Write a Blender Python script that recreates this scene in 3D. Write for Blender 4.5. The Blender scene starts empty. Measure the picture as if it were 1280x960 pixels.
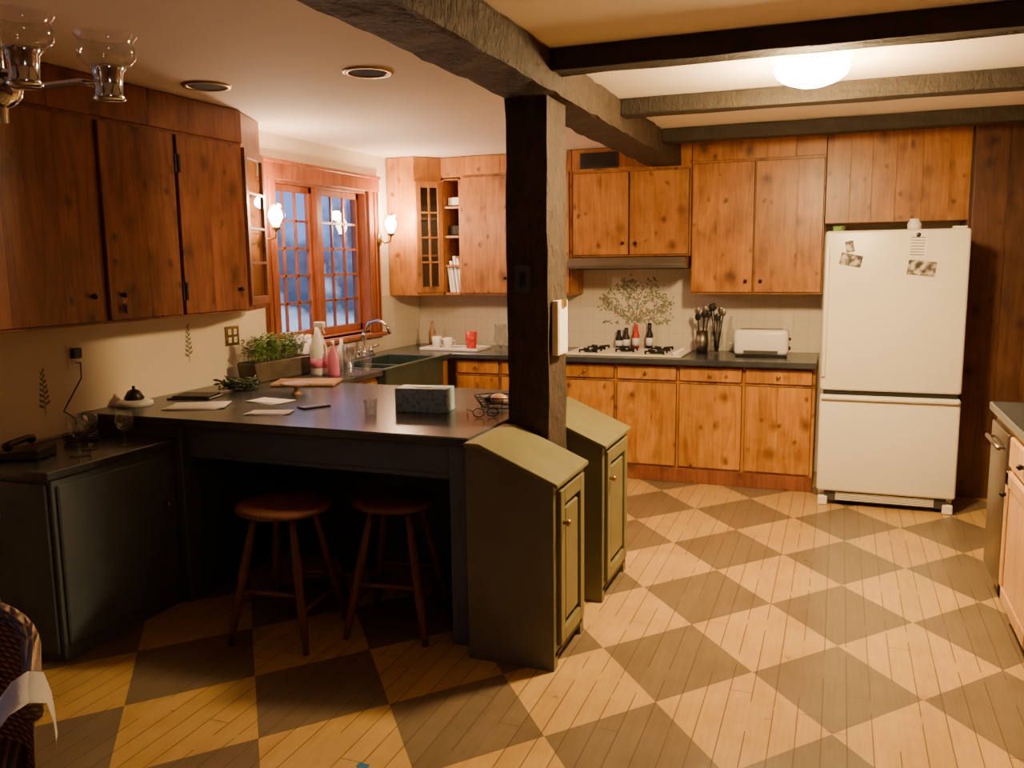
import bpy, bmesh, math, random
from mathutils import Matrix, Vector
random.seed(7)
scene=bpy.context.scene
T=Matrix.Translation
def RZ(a): return Matrix.Rotation(math.radians(a),4,'Z')
def RX(a): return Matrix.Rotation(math.radians(a),4,'X')
def RY(a): return Matrix.Rotation(math.radians(a),4,'Y')
# ---------------------------------------------------------------- materials
MATS={}
class NT:
    def __init__(s,name):
        m=bpy.data.materials.new(name);m.use_nodes=True;s.m=m;s.t=m.node_tree
        s.b=s.t.nodes["Principled BSDF"];MATS[name]=m
    def n(s,ty,**kw):
        x=s.t.nodes.new(ty)
        for k,v in kw.items(): setattr(x,k,v)
        return x
    def l(s,a,b): s.t.links.new(a,b)
    def math(s,op,a,b=None,c=None):
        x=s.n("ShaderNodeMath",operation=op)
        for i,v in enumerate((a,b,c)):
            if v is None: continue
            if isinstance(v,(int,float)): x.inputs[i].default_value=v
            else: s.l(v,x.inputs[i])
        return x.outputs[0]
    def ramp(s,f,stops):
        r=s.n("ShaderNodeValToRGB");e=r.color_ramp.elements
        while len(e)<len(stops): e.new(.5)
        for i,(p,c) in enumerate(stops):
            e[i].position=p;e[i].color=(*c,1) if len(c)==3 else c
        s.l(f,r.inputs[0]);return r.outputs[0]
    def mix(s,f,a,b,bt='MIX'):
        x=s.n("ShaderNodeMix",data_type='RGBA',blend_type=bt)
        for i,v in ((0,f),(6,a),(7,b)):
            if isinstance(v,(int,float)): x.inputs[i].default_value=v
            elif isinstance(v,tuple): x.inputs[i].default_value=(*v,1)
            else: s.l(v,x.inputs[i])
        return x.outputs[2]
    def pos(s): return s.n("ShaderNodeNewGeometry").outputs["Position"]
    def vmul(s,v,c):
        x=s.n("ShaderNodeVectorMath",operation='MULTIPLY');s.l(v,x.inputs[0]);x.inputs[1].default_value=c;return x.outputs[0]
    def noise(s,v,sc,det=3,rough=.5,dist=0):
        x=s.n("ShaderNodeTexNoise");x.inputs["Scale"].default_value=sc;x.inputs["Detail"].default_value=det
        x.inputs["Roughness"].default_value=rough;x.inputs["Distortion"].default_value=dist
        if v is not None: s.l(v,x.inputs["Vector"])
        return x.outputs["Fac"]
    def bump(s,h,st=.3,d=.01):
        x=s.n("ShaderNodeBump");x.inputs["Strength"].default_value=st;x.inputs["Distance"].default_value=d
        s.l(h,x.inputs["Height"]);s.l(x.outputs[0],s.b.inputs["Normal"])
def plain(name,col,rough=.5,metal=0,var=.12,sc=12,bump=0,coat=0):
    t=NT(name);v=t.pos();f=t.noise(v,sc)
    c1=tuple(max(0,x*(1-var)) for x in col);c2=tuple(min(1,x*(1+var)) for x in col)
    t.l(t.ramp(f,[(.3,c1),(.7,c2)]),t.b.inputs["Base Color"])
    t.b.inputs["Roughness"].default_value=rough;t.b.inputs["Metallic"].default_value=metal
    t.b.inputs["Coat Weight"].default_value=coat
    if bump: t.bump(f,bump,.005)
    return t.m
def pine(name,light,mid,dark,knot=(.05,.018,.006),axis=2,knots=True,rough=.36):
    t=NT(name);a=t.n("ShaderNodeAttribute",attribute_name="rnd")
    off=t.n("ShaderNodeCombineXYZ")
    r=a.outputs["Fac"]
    t.l(t.math('MULTIPLY',r,37.),off.inputs[0]);t.l(t.math('MULTIPLY',r,53.),off.inputs[1]);t.l(t.math('MULTIPLY',r,91.),off.inputs[2])
    ad=t.n("ShaderNodeVectorMath",operation='ADD');t.l(t.pos(),ad.inputs[0]);t.l(off.outputs[0],ad.inputs[1])
    s1=[9,9,9];s1[axis]=1.1
    g=t.noise(t.vmul(ad.outputs[0],tuple(s1)),1.6,4,.6,1.6)
    s2=[60,60,60];s2[axis]=1.6
    fine=t.noise(t.vmul(ad.outputs[0],tuple(s2)),1.5,2,.5,.3)
    blot=t.noise(ad.outputs[0],4.0,3,.6)
    f=t.math('ADD',t.math('MULTIPLY',g,.50),t.math('MULTIPLY',fine,.17));f=t.math('ADD',f,t.math('MULTIPLY',blot,.42))
    col=t.ramp(f,[(.40,dark),(.55,mid),(.70,light)])
    col=t.mix(t.math('MULTIPLY',r,.38),col,(.5,.5,.5),'MULTIPLY')
    if knots:
        nz=t.n("ShaderNodeTexNoise");nz.inputs["Scale"].default_value=14;t.l(ad.outputs[0],nz.inputs["Vector"])
        sm=t.n("ShaderNodeVectorMath",operation='MULTIPLY_ADD');t.l(nz.outputs["Color"],sm.inputs[0]);sm.inputs[1].default_value=(.05,.05,.05);t.l(ad.outputs[0],sm.inputs[2])
        for sc,(a0,a1,a2) in (((4.6,4.6,3.8),(.04,.10,.26)),((9.,9.,6.5),(.03,.10,.2))):
            vo=t.n("ShaderNodeTexVoronoi");t.l(t.vmul(sm.outputs[0],sc),vo.inputs["Vector"]);vo.inputs["Scale"].default_value=1
            k=t.ramp(vo.outputs["Distance"],[(a0,(.95,.95,.95)),(a1,(.65,.65,.65)),(a2,(0,0,0))])
            col=t.mix(k,col,knot)
    t.l(col,t.b.inputs["Base Color"]);t.b.inputs["Roughness"].default_value=rough
    t.bump(fine,.12,.003);return t.m
KN=(.09,.028,.007)
PINE=pine("pine_orange",(.58,.25,.055),(.43,.170,.034),(.25,.085,.016),KN)
PINEB=pine("pine_base",(.68,.32,.060),(.51,.22,.038),(.31,.115,.020),KN)
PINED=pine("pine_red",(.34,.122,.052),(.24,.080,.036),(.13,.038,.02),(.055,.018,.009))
PANELW=pine("dark_panel_wood",(.17,.075,.035),(.115,.048,.022),(.06,.024,.012),(.03,.012,.006))
WTRIM=pine("window_wood",(.46,.14,.045),(.33,.09,.03),(.20,.05,.018),knots=False)
STOOL=pine("stool_wood",(.20,.08,.042),(.15,.055,.028),(.09,.032,.016),knots=False)
LTWOOD=pine("birch_cabinet",(.70,.44,.18),(.60,.35,.13),(.44,.24,.09),knots=False)
BOARD=pine("board_wood",(.55,.34,.17),(.45,.26,.12),(.3,.16,.07),axis=1,knots=False)
def hewn(name,c1,c2,st=1.0):
    t=NT(name);v=t.pos();n1=t.noise(v,9,5,.65);n2=t.noise(t.vmul(v,(6,6,3)),6,4,.6,.8)
    f=t.math('ADD',t.math('MULTIPLY',n1,.5),t.math('MULTIPLY',n2,.5))
    t.l(t.ramp(f,[(.35,c1),(.68,c2)]),t.b.inputs["Base Color"]);t.b.inputs["Roughness"].default_value=.75
    t.bump(f,st,.03);return t.m
HEWN=hewn("hewn_timber",(.020,.012,.007),(.062,.038,.021))
JOIST=hewn("joist_timber",(.016,.011,.006),(.030,.020,.010),.5)
CEIL=plain("ceiling_paint",(.82,.72,.60),.8,var=.02,sc=2)
CREAM=plain("wall_cream_paint",(.78,.67,.50),.7,var=.03,sc=3)
SLATE=plain("slate_counter",(.048,.054,.060),.25,var=.3,sc=5)
SOAP=plain("soapstone_sink",(.03,.055,.045),.3,var=.3,sc=6)
PGREY=plain("blue_grey_paint",(.080,.102,.125),.42,var=.1,sc=7)
OLIVE_LIT=plain("olive_paint_lit",(.150,.140,.062),.40,var=.1,sc=7)  # bin lids and fronts: lamp light put into a lighter olive
OLIVE_SHADE=plain("olive_paint_shaded",(.115,.115,.085),.42,var=.1,sc=7)  # same bin paint, shade put into a darker copy for the sides
WHITE=plain("appliance_white",(.84,.80,.66),.32,var=.015,sc=3)
WPLAST=plain("white_plastic",(.82,.80,.76),.35,var=.02)
PAPER=plain("paper",(.83,.80,.78),.7,var=.03)
BLACK=plain("black_plastic",(.012,.012,.012),.35)
BLACKM=plain("black_baffle",(.01,.009,.008),.95)
DARKGAP=plain("dark_gap",(.01,.008,.006),.8)
IRON=plain("black_iron",(.02,.018,.016),.5,metal=.6)
CHROME=plain("chrome",(.75,.75,.80),.12,metal=1,var=.03)
STEEL=plain("brushed_steel",(.22,.19,.15),.38,metal=1,var=.06)
BRASS=plain("aged_brass",(.40,.27,.10),.4,metal=1)
REDP=plain("red_plastic",(.62,.03,.02),.35)
PINKP=plain("pink_soap",(.75,.2,.35),.25)
LEAF=plain("leaf_green",(.16,.28,.07),.5,var=.5,sc=30)
LEAFD=plain("leaf_dark",(.045,.07,.025),.5,var=.5,sc=30)
TERRA=plain("planter_metal",(.10,.08,.05),.5,var=.3)
TEAL=NT("tissue_pattern");_v=TEAL.n("ShaderNodeTexVoronoi");_v.inputs["Scale"].default_value=45;TEAL.l(TEAL.pos(),_v.inputs["Vector"])
TEAL.l(TEAL.ramp(_v.outputs["Distance"],[(.2,(.14,.28,.34)),(.5,(.34,.48,.55))]),TEAL.b.inputs["Base Color"]);TEAL=TEAL.m
CLOTH=plain("white_cloth",(.85,.82,.78),.9,var=.03,bump=.3,sc=40)
REDC=plain("red_cushion",(.16,.018,.02),.9)
VENT=plain("vent_metal",(.05,.045,.035),.5)
SOIL=plain("soil",(.03,.02,.012),.9)
MURB=plain("mural_branch",(.22,.19,.13),.5);MURL=plain("mural_leaf",(.20,.25,.13),.5,var=.4,sc=60);MURP=plain("mural_fruit",(.33,.16,.15),.5)
def tile(name,ax):
    t=NT(name);sp=t.n("ShaderNodeSeparateXYZ");t.l(t.pos(),sp.inputs[0])
    u=sp.outputs[ax];w=sp.outputs[2]
    def line(c):
        fr=t.math('FRACT',t.math('MULTIPLY',c,1/.105));d=t.math('MINIMUM',fr,t.math('SUBTRACT',1.,fr));return t.math('GREATER_THAN',d,.018)
    g=t.math('MULTIPLY',line(u),line(w))
    t.l(t.mix(g,(.60,.53,.41),(.70,.63,.50)),t.b.inputs["Base Color"]);t.b.inputs["Roughness"].default_value=.35
    t.bump(g,.12,.002);return t.m
TILEX=tile("backsplash_tile_x",0);TILEY=tile("backsplash_tile_y",1)
def glass(name,tint=(1,1,1),gl=.12):
    t=NT(name);t.t.nodes.remove(t.b);o=[n for n in t.t.nodes if n.type=='OUTPUT_MATERIAL'][0]
    tr=t.n("ShaderNodeBsdfTransparent");tr.inputs[0].default_value=(*tint,1);g=t.n("ShaderNodeBsdfGlossy");g.inputs["Roughness"].default_value=.03
    lw=t.n("ShaderNodeLayerWeight");lw.inputs[0].default_value=.5
    f=t.math('ADD',t.math('MULTIPLY',t.math('POWER',lw.outputs["Facing"],4.),.75),gl)
    m=t.n("ShaderNodeMixShader");t.l(f,m.inputs[0]);t.l(tr.outputs[0],m.inputs[1]);t.l(g.outputs[0],m.inputs[2]);t.l(m.outputs[0],o.inputs[0]);return t.m
GLASS=glass("clear_glass",(.93,.95,.95),.08)
PANE=glass("window_pane",(.96,.98,1),.03)
def emis(name,c,s):
    t=NT(name);t.b.inputs["Base Color"].default_value=(*c,1);t.b.inputs["Emission Color"].default_value=(*c,1);t.b.inputs["Emission Strength"].default_value=s;return t.m
BULB=emis("bulb_glow",(1,.74,.42),110)
DOME=emis("lamp_dome_glow",(1,.76,.42),90)
def floor_mat():
    t=NT("painted_checker_boards");sp=t.n("ShaderNodeSeparateXYZ");t.l(t.pos(),sp.inputs[0]);x,y=sp.outputs[0],sp.outputs[1]
    px=t.math('ADD',x,.865);py=t.math('SUBTRACT',y,4.085)
    det=.308*.367+.008*.007
    u=t.math('ADD',t.math('MULTIPLY',px,.367/det),t.math('MULTIPLY',py,-.008/det))
    v=t.math('ADD',t.math('MULTIPLY',px,.007/det),t.math('MULTIPLY',py,.308/det))
    s=t.math('FLOOR',t.math('MULTIPLY',t.math('ADD',u,v),.5));q=t.math('FLOOR',t.math('MULTIPLY',t.math('SUBTRACT',u,v),.5))
    par=t.math('FLOORED_MODULO',t.math('ADD',s,q),2.)
    bw=.083
    bi=t.math('FLOOR',t.math('DIVIDE',x,bw));fr=t.math('FRACT',t.math('DIVIDE',x,bw))
    d=t.math('MINIMUM',fr,t.math('SUBTRACT',1.,fr));seam=t.math('LESS_THAN',d,.026)
    wn=t.n("ShaderNodeTexWhiteNoise",noise_dimensions='1D');t.l(bi,wn.inputs["W"])
    ey=t.math('FRACT',t.math('ADD',t.math('DIVIDE',y,1.7),t.math('MULTIPLY',wn.outputs[0],7.3)))
    ej=t.math('LESS_THAN',ey,.0022);seam=t.math('MAXIMUM',seam,ej)
    gr=t.noise(t.vmul(t.pos(),(30,2.0,1)),2,4,.6,.4);wear=t.noise(t.pos(),5,5,.65)
    mm=t.math('ADD',t.math('MULTIPLY',gr,.4),t.math('MULTIPLY',wear,.6))
    yel=t.ramp(mm,[(.35,(.44,.265,.085)),(.62,(.56,.36,.125))]);gry=t.ramp(mm,[(.35,(.150,.105,.058)),(.62,(.20,.145,.085))])
    c=t.mix(par,gry,yel)
    br=t.math('ADD',t.math('MULTIPLY',wn.outputs[0],.12),.92)
    cm=t.n("ShaderNodeCombineXYZ");[t.l(br,cm.inputs[i]) for i in range(3)]
    c=t.mix(1.,c,cm.outputs[0],'MULTIPLY')
    sb=t.noise(t.vmul(t.pos(),(3,1.2,1)),2,2);sf=t.math('MULTIPLY',seam,t.math('GREATER_THAN',sb,.42))
    c=t.mix(t.math('MULTIPLY',sf,.8),c,(.08,.04,.018))
    t.l(c,t.b.inputs["Base Color"]);t.l(t.math('ADD',t.math('MULTIPLY',wear,.25),.20),t.b.inputs["Roughness"])
    t.bump(t.math('SUBTRACT',t.math('MULTIPLY',gr,.3),seam),.2,.003);return t.m
FLOOR=floor_mat()
def wicker():
    t=NT("wicker_weave");w=t.n("ShaderNodeTexWave",wave_type='BANDS',bands_direction='Z');w.inputs["Scale"].default_value=22;w.inputs["Distortion"].default_value=1.5;t.l(t.pos(),w.inputs["Vector"])
    w2=t.n("ShaderNodeTexWave",wave_type='BANDS',bands_direction='DIAGONAL');w2.inputs["Scale"].default_value=18;t.l(t.pos(),w2.inputs["Vector"])
    f=t.math('MULTIPLY',w.outputs["Fac"],w2.outputs["Fac"])
    t.l(t.ramp(f,[(.02,(.14,.080,.04)),(.6,(.50,.32,.17))]),t.b.inputs["Base Color"]);t.b.inputs["Roughness"].default_value=.6;t.bump(f,1.,.02);return t.m
WICK=wicker()
# ---------------------------------------------------------------- builder
class B:
    def __init__(s,name,M=None):
        s.name=name;s.bm=bmesh.new();s.mats=[];s.M=M or Matrix();s.lay=s.bm.faces.layers.float.new("rnd")
    def _mi(s,m):
        if m not in s.mats: s.mats.append(m)
        return s.mats.index(m)
    def _merge(s,tb,mat,smooth=False,M=None,rnd=None):
        MM=s.M@(M or Matrix());mi=s._mi(mat);r=random.random() if rnd is None else rnd
        flip=MM.determinant()<0;mp={}
        for v in tb.verts: mp[v]=s.bm.verts.new(MM@v.co)
        for f in tb.faces:
            try: nf=s.bm.faces.new([mp[v] for v in (reversed(f.verts) if flip else f.verts)])
            except ValueError: continue
            nf.material_index=mi;nf.smooth=smooth;nf[s.lay]=r
        tb.free()
    def box(s,x0,x1,y0,y1,z0,z1,mat,bev=0,M=None,rnd=None,seg=1):
        tb=bmesh.new();bmesh.ops.create_cube(tb,size=1)
        for v in tb.verts: v.co=Vector(((x0+x1)/2+v.co.x*(x1-x0),(y0+y1)/2+v.co.y*(y1-y0),(z0+z1)/2+v.co.z*(z1-z0)))
        if bev: bmesh.ops.bevel(tb,geom=list(tb.edges),offset=bev,segments=seg,affect='EDGES',profile=.5)
        s._merge(tb,mat,seg>1,M,rnd)
    def prism(s,pts,a0,a1,mat,axis='y',M=None,bev=0):
        tb=bmesh.new()
        def P(p,a): return Vector((p[0],a,p[1])) if axis=='y' else (Vector((p[0],p[1],a)) if axis=='z' else Vector((a,p[0],p[1])))
        A=[tb.verts.new(P(p,a0)) for p in pts];C=[tb.verts.new(P(p,a1)) for p in pts];n=len(pts)
        tb.faces.new(A);tb.faces.new(C[::-1])
        for i in range(n): tb.faces.new([A[i],C[i],C[(i+1)%n],A[(i+1)%n]])
        bmesh.ops.recalc_face_normals(tb,faces=tb.faces)
        if bev: bmesh.ops.bevel(tb,geom=list(tb.edges),offset=bev,segments=1,affect='EDGES')
        s._merge(tb,mat,False,M)
    def lathe(s,prof,c,mat,seg=24,M=None,sx=1,sy=1):
        tb=bmesh.new();rings=[]
        for r,z in prof:
            if r<1e-5: rings.append([tb.verts.new((c[0],c[1],c[2]+z))])
            else: rings.append([tb.verts.new((c[0]+r*sx*math.cos(2*math.pi*i/seg),c[1]+r*sy*math.sin(2*math.pi*i/seg),c[2]+z)) for i in range(seg)])
        for a,b in zip(rings,rings[1:]):
            for i in range(seg):
                j=(i+1)%seg
                if len(a)==1 and len(b)==1: continue
                if len(a)==1: tb.faces.new([a[0],b[j],b[i]])
                elif len(b)==1: tb.faces.new([a[i],a[j],b[0]])
                else: tb.faces.new([a[i],a[j],b[j],b[i]])
        bmesh.ops.recalc_face_normals(tb,faces=tb.faces)
        s._merge(tb,mat,True,M)
    def tube(s,pts,r,mat,seg=8,M=None,closed=False):
        tb=bmesh.new();pts=[Vector(p) for p in pts];n=len(pts);rings=[]
        rr=r if isinstance(r,(list,tuple)) else [r]*n
        up=Vector((0,0,1))
        for i,p in enumerate(pts):
            if closed: d=pts[(i+1)%n]-pts[i-1]
            else: d=pts[min(i+1,n-1)]-pts[max(i-1,0)]
            d.normalize();a=d.cross(up)
            if a.length<.1: a=d.cross(Vector((1,0,0)))
            a.normalize();b=d.cross(a)
            rings.append([tb.verts.new(p+(a*math.cos(2*math.pi*k/seg)+b*math.sin(2*math.pi*k/seg))*rr[i]) for k in range(seg)])
        m=n if closed else n-1
        for i in range(m):
            A,C=rings[i],rings[(i+1)%n]
            for k in range(seg): tb.faces.new([A[k],A[(k+1)%seg],C[(k+1)%seg],C[k]])
        if not closed: tb.faces.new(rings[0][::-1]);tb.faces.new(rings[-1])
        bmesh.ops.recalc_face_normals(tb,faces=tb.faces)
        s._merge(tb,mat,seg>4,M)
    def sphere(s,c,r,mat,sc=(1,1,1),M=None):
        tb=bmesh.new();bmesh.ops.create_uvsphere(tb,u_segments=20,v_segments=12,radius=r)
        for v in tb.verts: v.co=Vector((c[0]+v.co.x*sc[0],c[1]+v.co.y*sc[1],c[2]+v.co.z*sc[2]))
        s._merge(tb,mat,True,M)
    def face(s,pts,mat,M=None,smooth=False):
        tb=bmesh.new();tb.faces.new([tb.verts.new(p) for p in pts]);s._merge(tb,mat,smooth,M)
    def done(s,parent=None):
        vs=s.bm.verts;mn=Vector([min(v.co[i] for v in vs) for i in range(3)]);mx=Vector([max(v.co[i] for v in vs) for i in range(3)])
        o0=Vector(((mn.x+mx.x)/2,(mn.y+mx.y)/2,mn.z))
        for v in vs: v.co-=o0
        me=bpy.data.meshes.new(s.name);s.bm.to_mesh(me);s.bm.free()
        for m in s.mats: me.materials.append(m)
        o=bpy.data.objects.new(s.name,me);o.location=o0;scene.collection.objects.link(o)
        if parent: o.parent=parent
        return o
# ---------------------------------------------------------------- room
XL,XR,YB,YF,ZC=-3.5,1.55,6.85,-1.6,2.48
b=B("floor");b.box(XL-.15,XR+.15,YF-.15,YB+.15,-.1,0,FLOOR);b.done()
b=B("ceiling");b.box(XL-.15,XR+.15,YF-.15,YB+.15,ZC,ZC+.1,CEIL);b.done()
WY0,WY1,WZ0,WZ1=4.80,6.00,1.10,2.19
VY0,VY1,VZ0,VZ1=-.2,1.35,.85,2.15
b=B("wall_left")
b.box(XL-.15,XL,YF,VY0,0,ZC,CREAM);b.box(XL-.15,XL,VY0,VY1,0,VZ0,CREAM);b.box(XL-.15,XL,VY0,VY1,VZ1,ZC,CREAM)
b.box(XL-.15,XL,VY1,WY0,0,ZC,CREAM);b.box(XL-.15,XL,WY1,YB,0,ZC,CREAM)
b.box(XL-.15,XL,WY0,WY1,0,WZ0,CREAM);b.box(XL-.15,XL,WY0,WY1,WZ1,ZC,CREAM);b.done()
b=B("wall_back");b.box(XL-.15,XR+.15,YB,YB+.15,0,ZC,CREAM);b.done()
b=B("wall_right");b.box(XR,XR+.15,YF,YB,0,ZC,PANELW);b.done()
b=B("wall_rear");b.box(XL-.15,XR+.15,YF-.15,YF,0,ZC,PANELW);b.done()
b=B("wall_backsplash");b.box(XL+.01,-.12,YB-.012,YB,.92,1.66,TILEX);b.done()
b=B("wall_backsplash_left");b.box(XL,XL+.012,2.45,4.60,.83,1.37,CREAM);b.box(XL,XL+.012,4.60,YB-.012,.92,1.03,TILEY);b.box(XL,XL+.012,6.16,YB-.012,1.03,1.37,TILEY);b.done()
# windows
def window(name,WY0,WY1,WZ0,WZ1,sill=True):
    b=B(name)
    def wx(x0,x1,y0,y1,z0,z1,m=WTRIM,bev=.004): b.box(x0,x1,y0,y1,z0,z1,m,bev)
    wx(XL,XL+.025,WY0-.14,WY0,WZ0-.02,WZ1+.11);wx(XL,XL+.025,WY1,WY1+.15,WZ0-.02,WZ1+.11);wx(XL,XL+.03,WY0-.15,WY1+.16,WZ1,WZ1+.115)
    wx(XL,XL+.04,WY0-.16,WY1+.17,WZ1+.10,WZ1+.125)
    for q in (0,.05): wx(XL+.025,XL+.036,WY0-.135+q,WY0-.12+q,WZ0,WZ1);wx(XL+.025,XL+.036,WY1+.07+q,WY1+.085+q,WZ0,WZ1)
    wx(XL-.14,XL+.07,WY0-.15,WY1+.16,WZ0-.05,WZ0-.02)
    wx(XL-.14,XL,WY0,WY0+.02,WZ0-.02,WZ1);wx(XL-.14,XL,WY1-.02,WY1,WZ0-.02,WZ1);wx(XL-.14,XL,WY0,WY1,WZ1-.02,WZ1);wx(XL-.14,XL,WY0,WY1,WZ0-.02,WZ0+.01)
    ym=(WY0+WY1)/2-.03
    wx(XL-.12,XL-.02,ym-.035,ym+.035,WZ0,WZ1)
    for (a,c) in ((WY0+.02,ym-.035),(ym+.035,WY1-.02)):
        X0,X1=XL-.10,XL-.06
        z0,z1=WZ0+.01,WZ1-.02
        wx(X0,X1,a,a+.038,z0,z1);wx(X0,X1,c-.038,c,z0,z1);wx(X0,X1,a,c,z0,z0+.055);wx(X0,X1,a,c,z1-.045,z1)
        for i in (1,2):
            y=a+.038+(c-a-.076)*i/3;wx(X0+.012,X1-.010,y-.008,y+.008,z0+.05,z1-.04,bev=0)
        for i in range(1,5):
            z=z0+.06+(z1-z0-.11)*i/5;wx(X0+.012,X1-.010,a+.03,c-.03,z-.008,z+.008,bev=0)
        b.box(XL-.082,XL-.079,a+.03,c-.03,z0+.05,z1-.04,PANE)
    b.done()
window("window_1",WY0,WY1,WZ0,WZ1)
window("added_fill_window",VY0,VY1,VZ0,VZ1)  # unseen window added to let in bluish ambient light
# ---------------------------------------------------------------- beams
def beam(name,x0,x1,y0,y1,z0,z1,mat,axis,j=.006,cut=.09):
    tb=B(name);t=bmesh.new();bmesh.ops.create_cube(t,size=1)
    for v in t.verts: v.co=Vector(((x0+x1)/2+v.co.x*(x1-x0),(y0+y1)/2+v.co.y*(y1-y0),(z0+z1)/2+v.co.z*(z1-z0)))
    L=[x1-x0,y1-y0,z1-z0][axis];n=int(L/cut)
    for k in range(1,n):
        co=Vector((0,0,0));co[axis]=[x0,y0,z0][axis]+L*k/n;no=Vector((0,0,0));no[axis]=1
        bmesh.ops.bisect_plane(t,geom=t.verts[:]+t.edges[:]+t.faces[:],plane_co=co,plane_no=no)
    for a in range(3):
        if a==axis: continue
        lo=[x0,y0,z0][a];hi=[x1,y1,z1][a]
        for fr in (.12,.5,.88):
            co=Vector((0,0,0));co[a]=lo+(hi-lo)*fr;no=Vector((0,0,0));no[a]=1
            bmesh.ops.bisect_plane(t,geom=t.verts[:]+t.edges[:]+t.faces[:],plane_co=co,plane_no=no)
    for v in t.verts:
        for a in range(3):
            if a==axis: continue
            lo=[x0,y0,z0][a];hi=[x1,y1,z1][a]
            c=(lo+hi)/2
            if abs(v.co[a]-lo)<1e-4 or abs(v.co[a]-hi)<1e-4: v.co[a]+= (1 if v.co[a]<c else -1)*random.uniform(0,j*2)
    tb._merge(t,mat,False);return tb
beam("ceiling_beam",-1.37,-1.12,YF,6.48,2.315,ZC,HEWN,1,.005).done()
p=beam("timber_post",-1.365,-1.17,3.51,3.79,0,2.318,HEWN,2,.004);p.done()
for y0,y1 in ((.9,1.03),(2.2,2.33),(3.42,3.55),(4.60,4.73),(5.73,5.86)):
    beam("ceiling_joist",-1.12,XR,y0,y1,2.39,ZC,JOIST,0,.003,.2).done()
# ---------------------------------------------------------------- cabinets
def planks(b,x0,x1,z0,z1,y0,y1,n,mat,bev=.0025):
    ws=[random.uniform(.7,1.3) for _ in range(n)];S=sum(ws);x=x0
    for w in ws:
        w=w/S*(x1-x0);b.box(x,x+w,y0,y1,z0,z1,mat,bev);x+=w
def door(b,x0,x1,z0,z1,mat,n=2,knob=None,hinge=None,kmat=IRON):
    b.box(x0-.004,x1+.004,-.004,.001,z0-.004,z1+.004,DARKGAP)
    planks(b,x0,x1,z0,z1,-.02,-.003,n,mat,.0012)
    if knob: b.lathe([(0,0),(.007,0),(.006,.012),(.014,.018),(.013,.026),(0,.03)],(0,0,0),kmat,12,T((knob[0],-.019,knob[1]))@RX(90))
    if hinge is not None:
        for z in (z0+.09,z1-.09):
            b.box(hinge-.006,hinge+.006,-.024,-.019,z-.035,z+.035,IRON)
def carcass(b,x0,x1,z0,z1,d,mat):
    b.box(x0,x1,0,d,z0,z1,mat,.002)
def glassdoor(b,x0,x1,z0,z1,mat,cols=2,rows=4):
    f=.045
    b.box(x0,x0+f,-.02,0,z0,z1,mat,.002);b.box(x1-f,x1,-.02,0,z0,z1,mat,.002);b.box(x0+f,x1-f,-.02,0,z0,z0+f,mat);b.box(x0+f,x1-f,-.02,0,z1-f,z1,mat)
    for i in range(1,cols):
        x=x0+f+(x1-x0-2*f)*i/cols;b.box(x-.007,x+.007,-.018,-.002,z0+f,z1-f,mat)
    for i in range(1,rows):
        z=z0+f+(z1-z0-2*f)*i/rows;b.box(x0+f,x1-f,-.018,-.002,z-.007,z+.007,mat)
    b.box(x0+f,x1-f,-.009,-.007,z0+f,z1-f,GLASS)
def hollow(b,x0,x1,z0,z1,d,mat,shelves=2,t=.018):
    b.box(x0,x0+t,0,d,z0,z1,mat);b.box(x1-t,x1,0,d,z0,z1,mat);b.box(x0,x1,d-.01,d,z0,z1,mat);b.box(x0,x1,0,d,z0,z0+t,mat);b.box(x0,x1,0,d,z1-t,z1,mat)
    for i in range(1,shelves+1):
        z=z0+(z1-z0)*i/(shelves+1);b.box(x0+t,x1-t,.01,d-.01,z-.009,z+.009,mat)
ZT=2.475
Ml=T((-3.15,0,0))@RZ(90)
b=B("wall_cabinet",Ml)
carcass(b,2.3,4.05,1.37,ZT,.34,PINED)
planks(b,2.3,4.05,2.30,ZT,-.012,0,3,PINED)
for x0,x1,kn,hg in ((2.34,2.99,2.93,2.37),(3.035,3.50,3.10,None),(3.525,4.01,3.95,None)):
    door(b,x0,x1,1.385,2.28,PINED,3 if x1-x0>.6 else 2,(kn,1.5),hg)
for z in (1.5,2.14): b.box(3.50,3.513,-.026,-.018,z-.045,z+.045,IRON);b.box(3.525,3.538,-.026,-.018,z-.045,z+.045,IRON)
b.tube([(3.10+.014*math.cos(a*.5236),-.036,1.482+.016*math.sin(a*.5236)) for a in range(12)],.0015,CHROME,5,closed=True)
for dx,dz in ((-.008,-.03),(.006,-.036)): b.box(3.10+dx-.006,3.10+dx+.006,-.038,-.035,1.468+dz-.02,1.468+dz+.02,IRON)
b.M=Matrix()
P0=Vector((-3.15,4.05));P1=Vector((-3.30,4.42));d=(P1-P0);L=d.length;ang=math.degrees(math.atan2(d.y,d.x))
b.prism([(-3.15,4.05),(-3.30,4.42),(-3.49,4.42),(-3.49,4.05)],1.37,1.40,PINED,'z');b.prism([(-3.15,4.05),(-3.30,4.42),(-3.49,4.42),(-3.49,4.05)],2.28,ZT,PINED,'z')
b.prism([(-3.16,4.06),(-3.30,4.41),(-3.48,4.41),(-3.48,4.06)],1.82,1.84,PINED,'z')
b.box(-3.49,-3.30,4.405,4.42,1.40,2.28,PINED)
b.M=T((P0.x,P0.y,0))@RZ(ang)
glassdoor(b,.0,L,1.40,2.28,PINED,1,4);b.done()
b=B("wall_cabinet")
b.box(-3.49,-3.24,6.32,6.34,1.365,ZT,PINE,.002)
b.prism([(-3.24,6.32),(-3.085,6.50),(-3.085,6.83),(-3.49,6.83),(-3.49,6.34)],1.365,1.39,PINE,'z')
b.prism([(-3.24,6.32),(-3.085,6.50),(-3.085,6.83),(-3.49,6.83),(-3.49,6.34)],2.28,ZT,PINE,'z')
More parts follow.
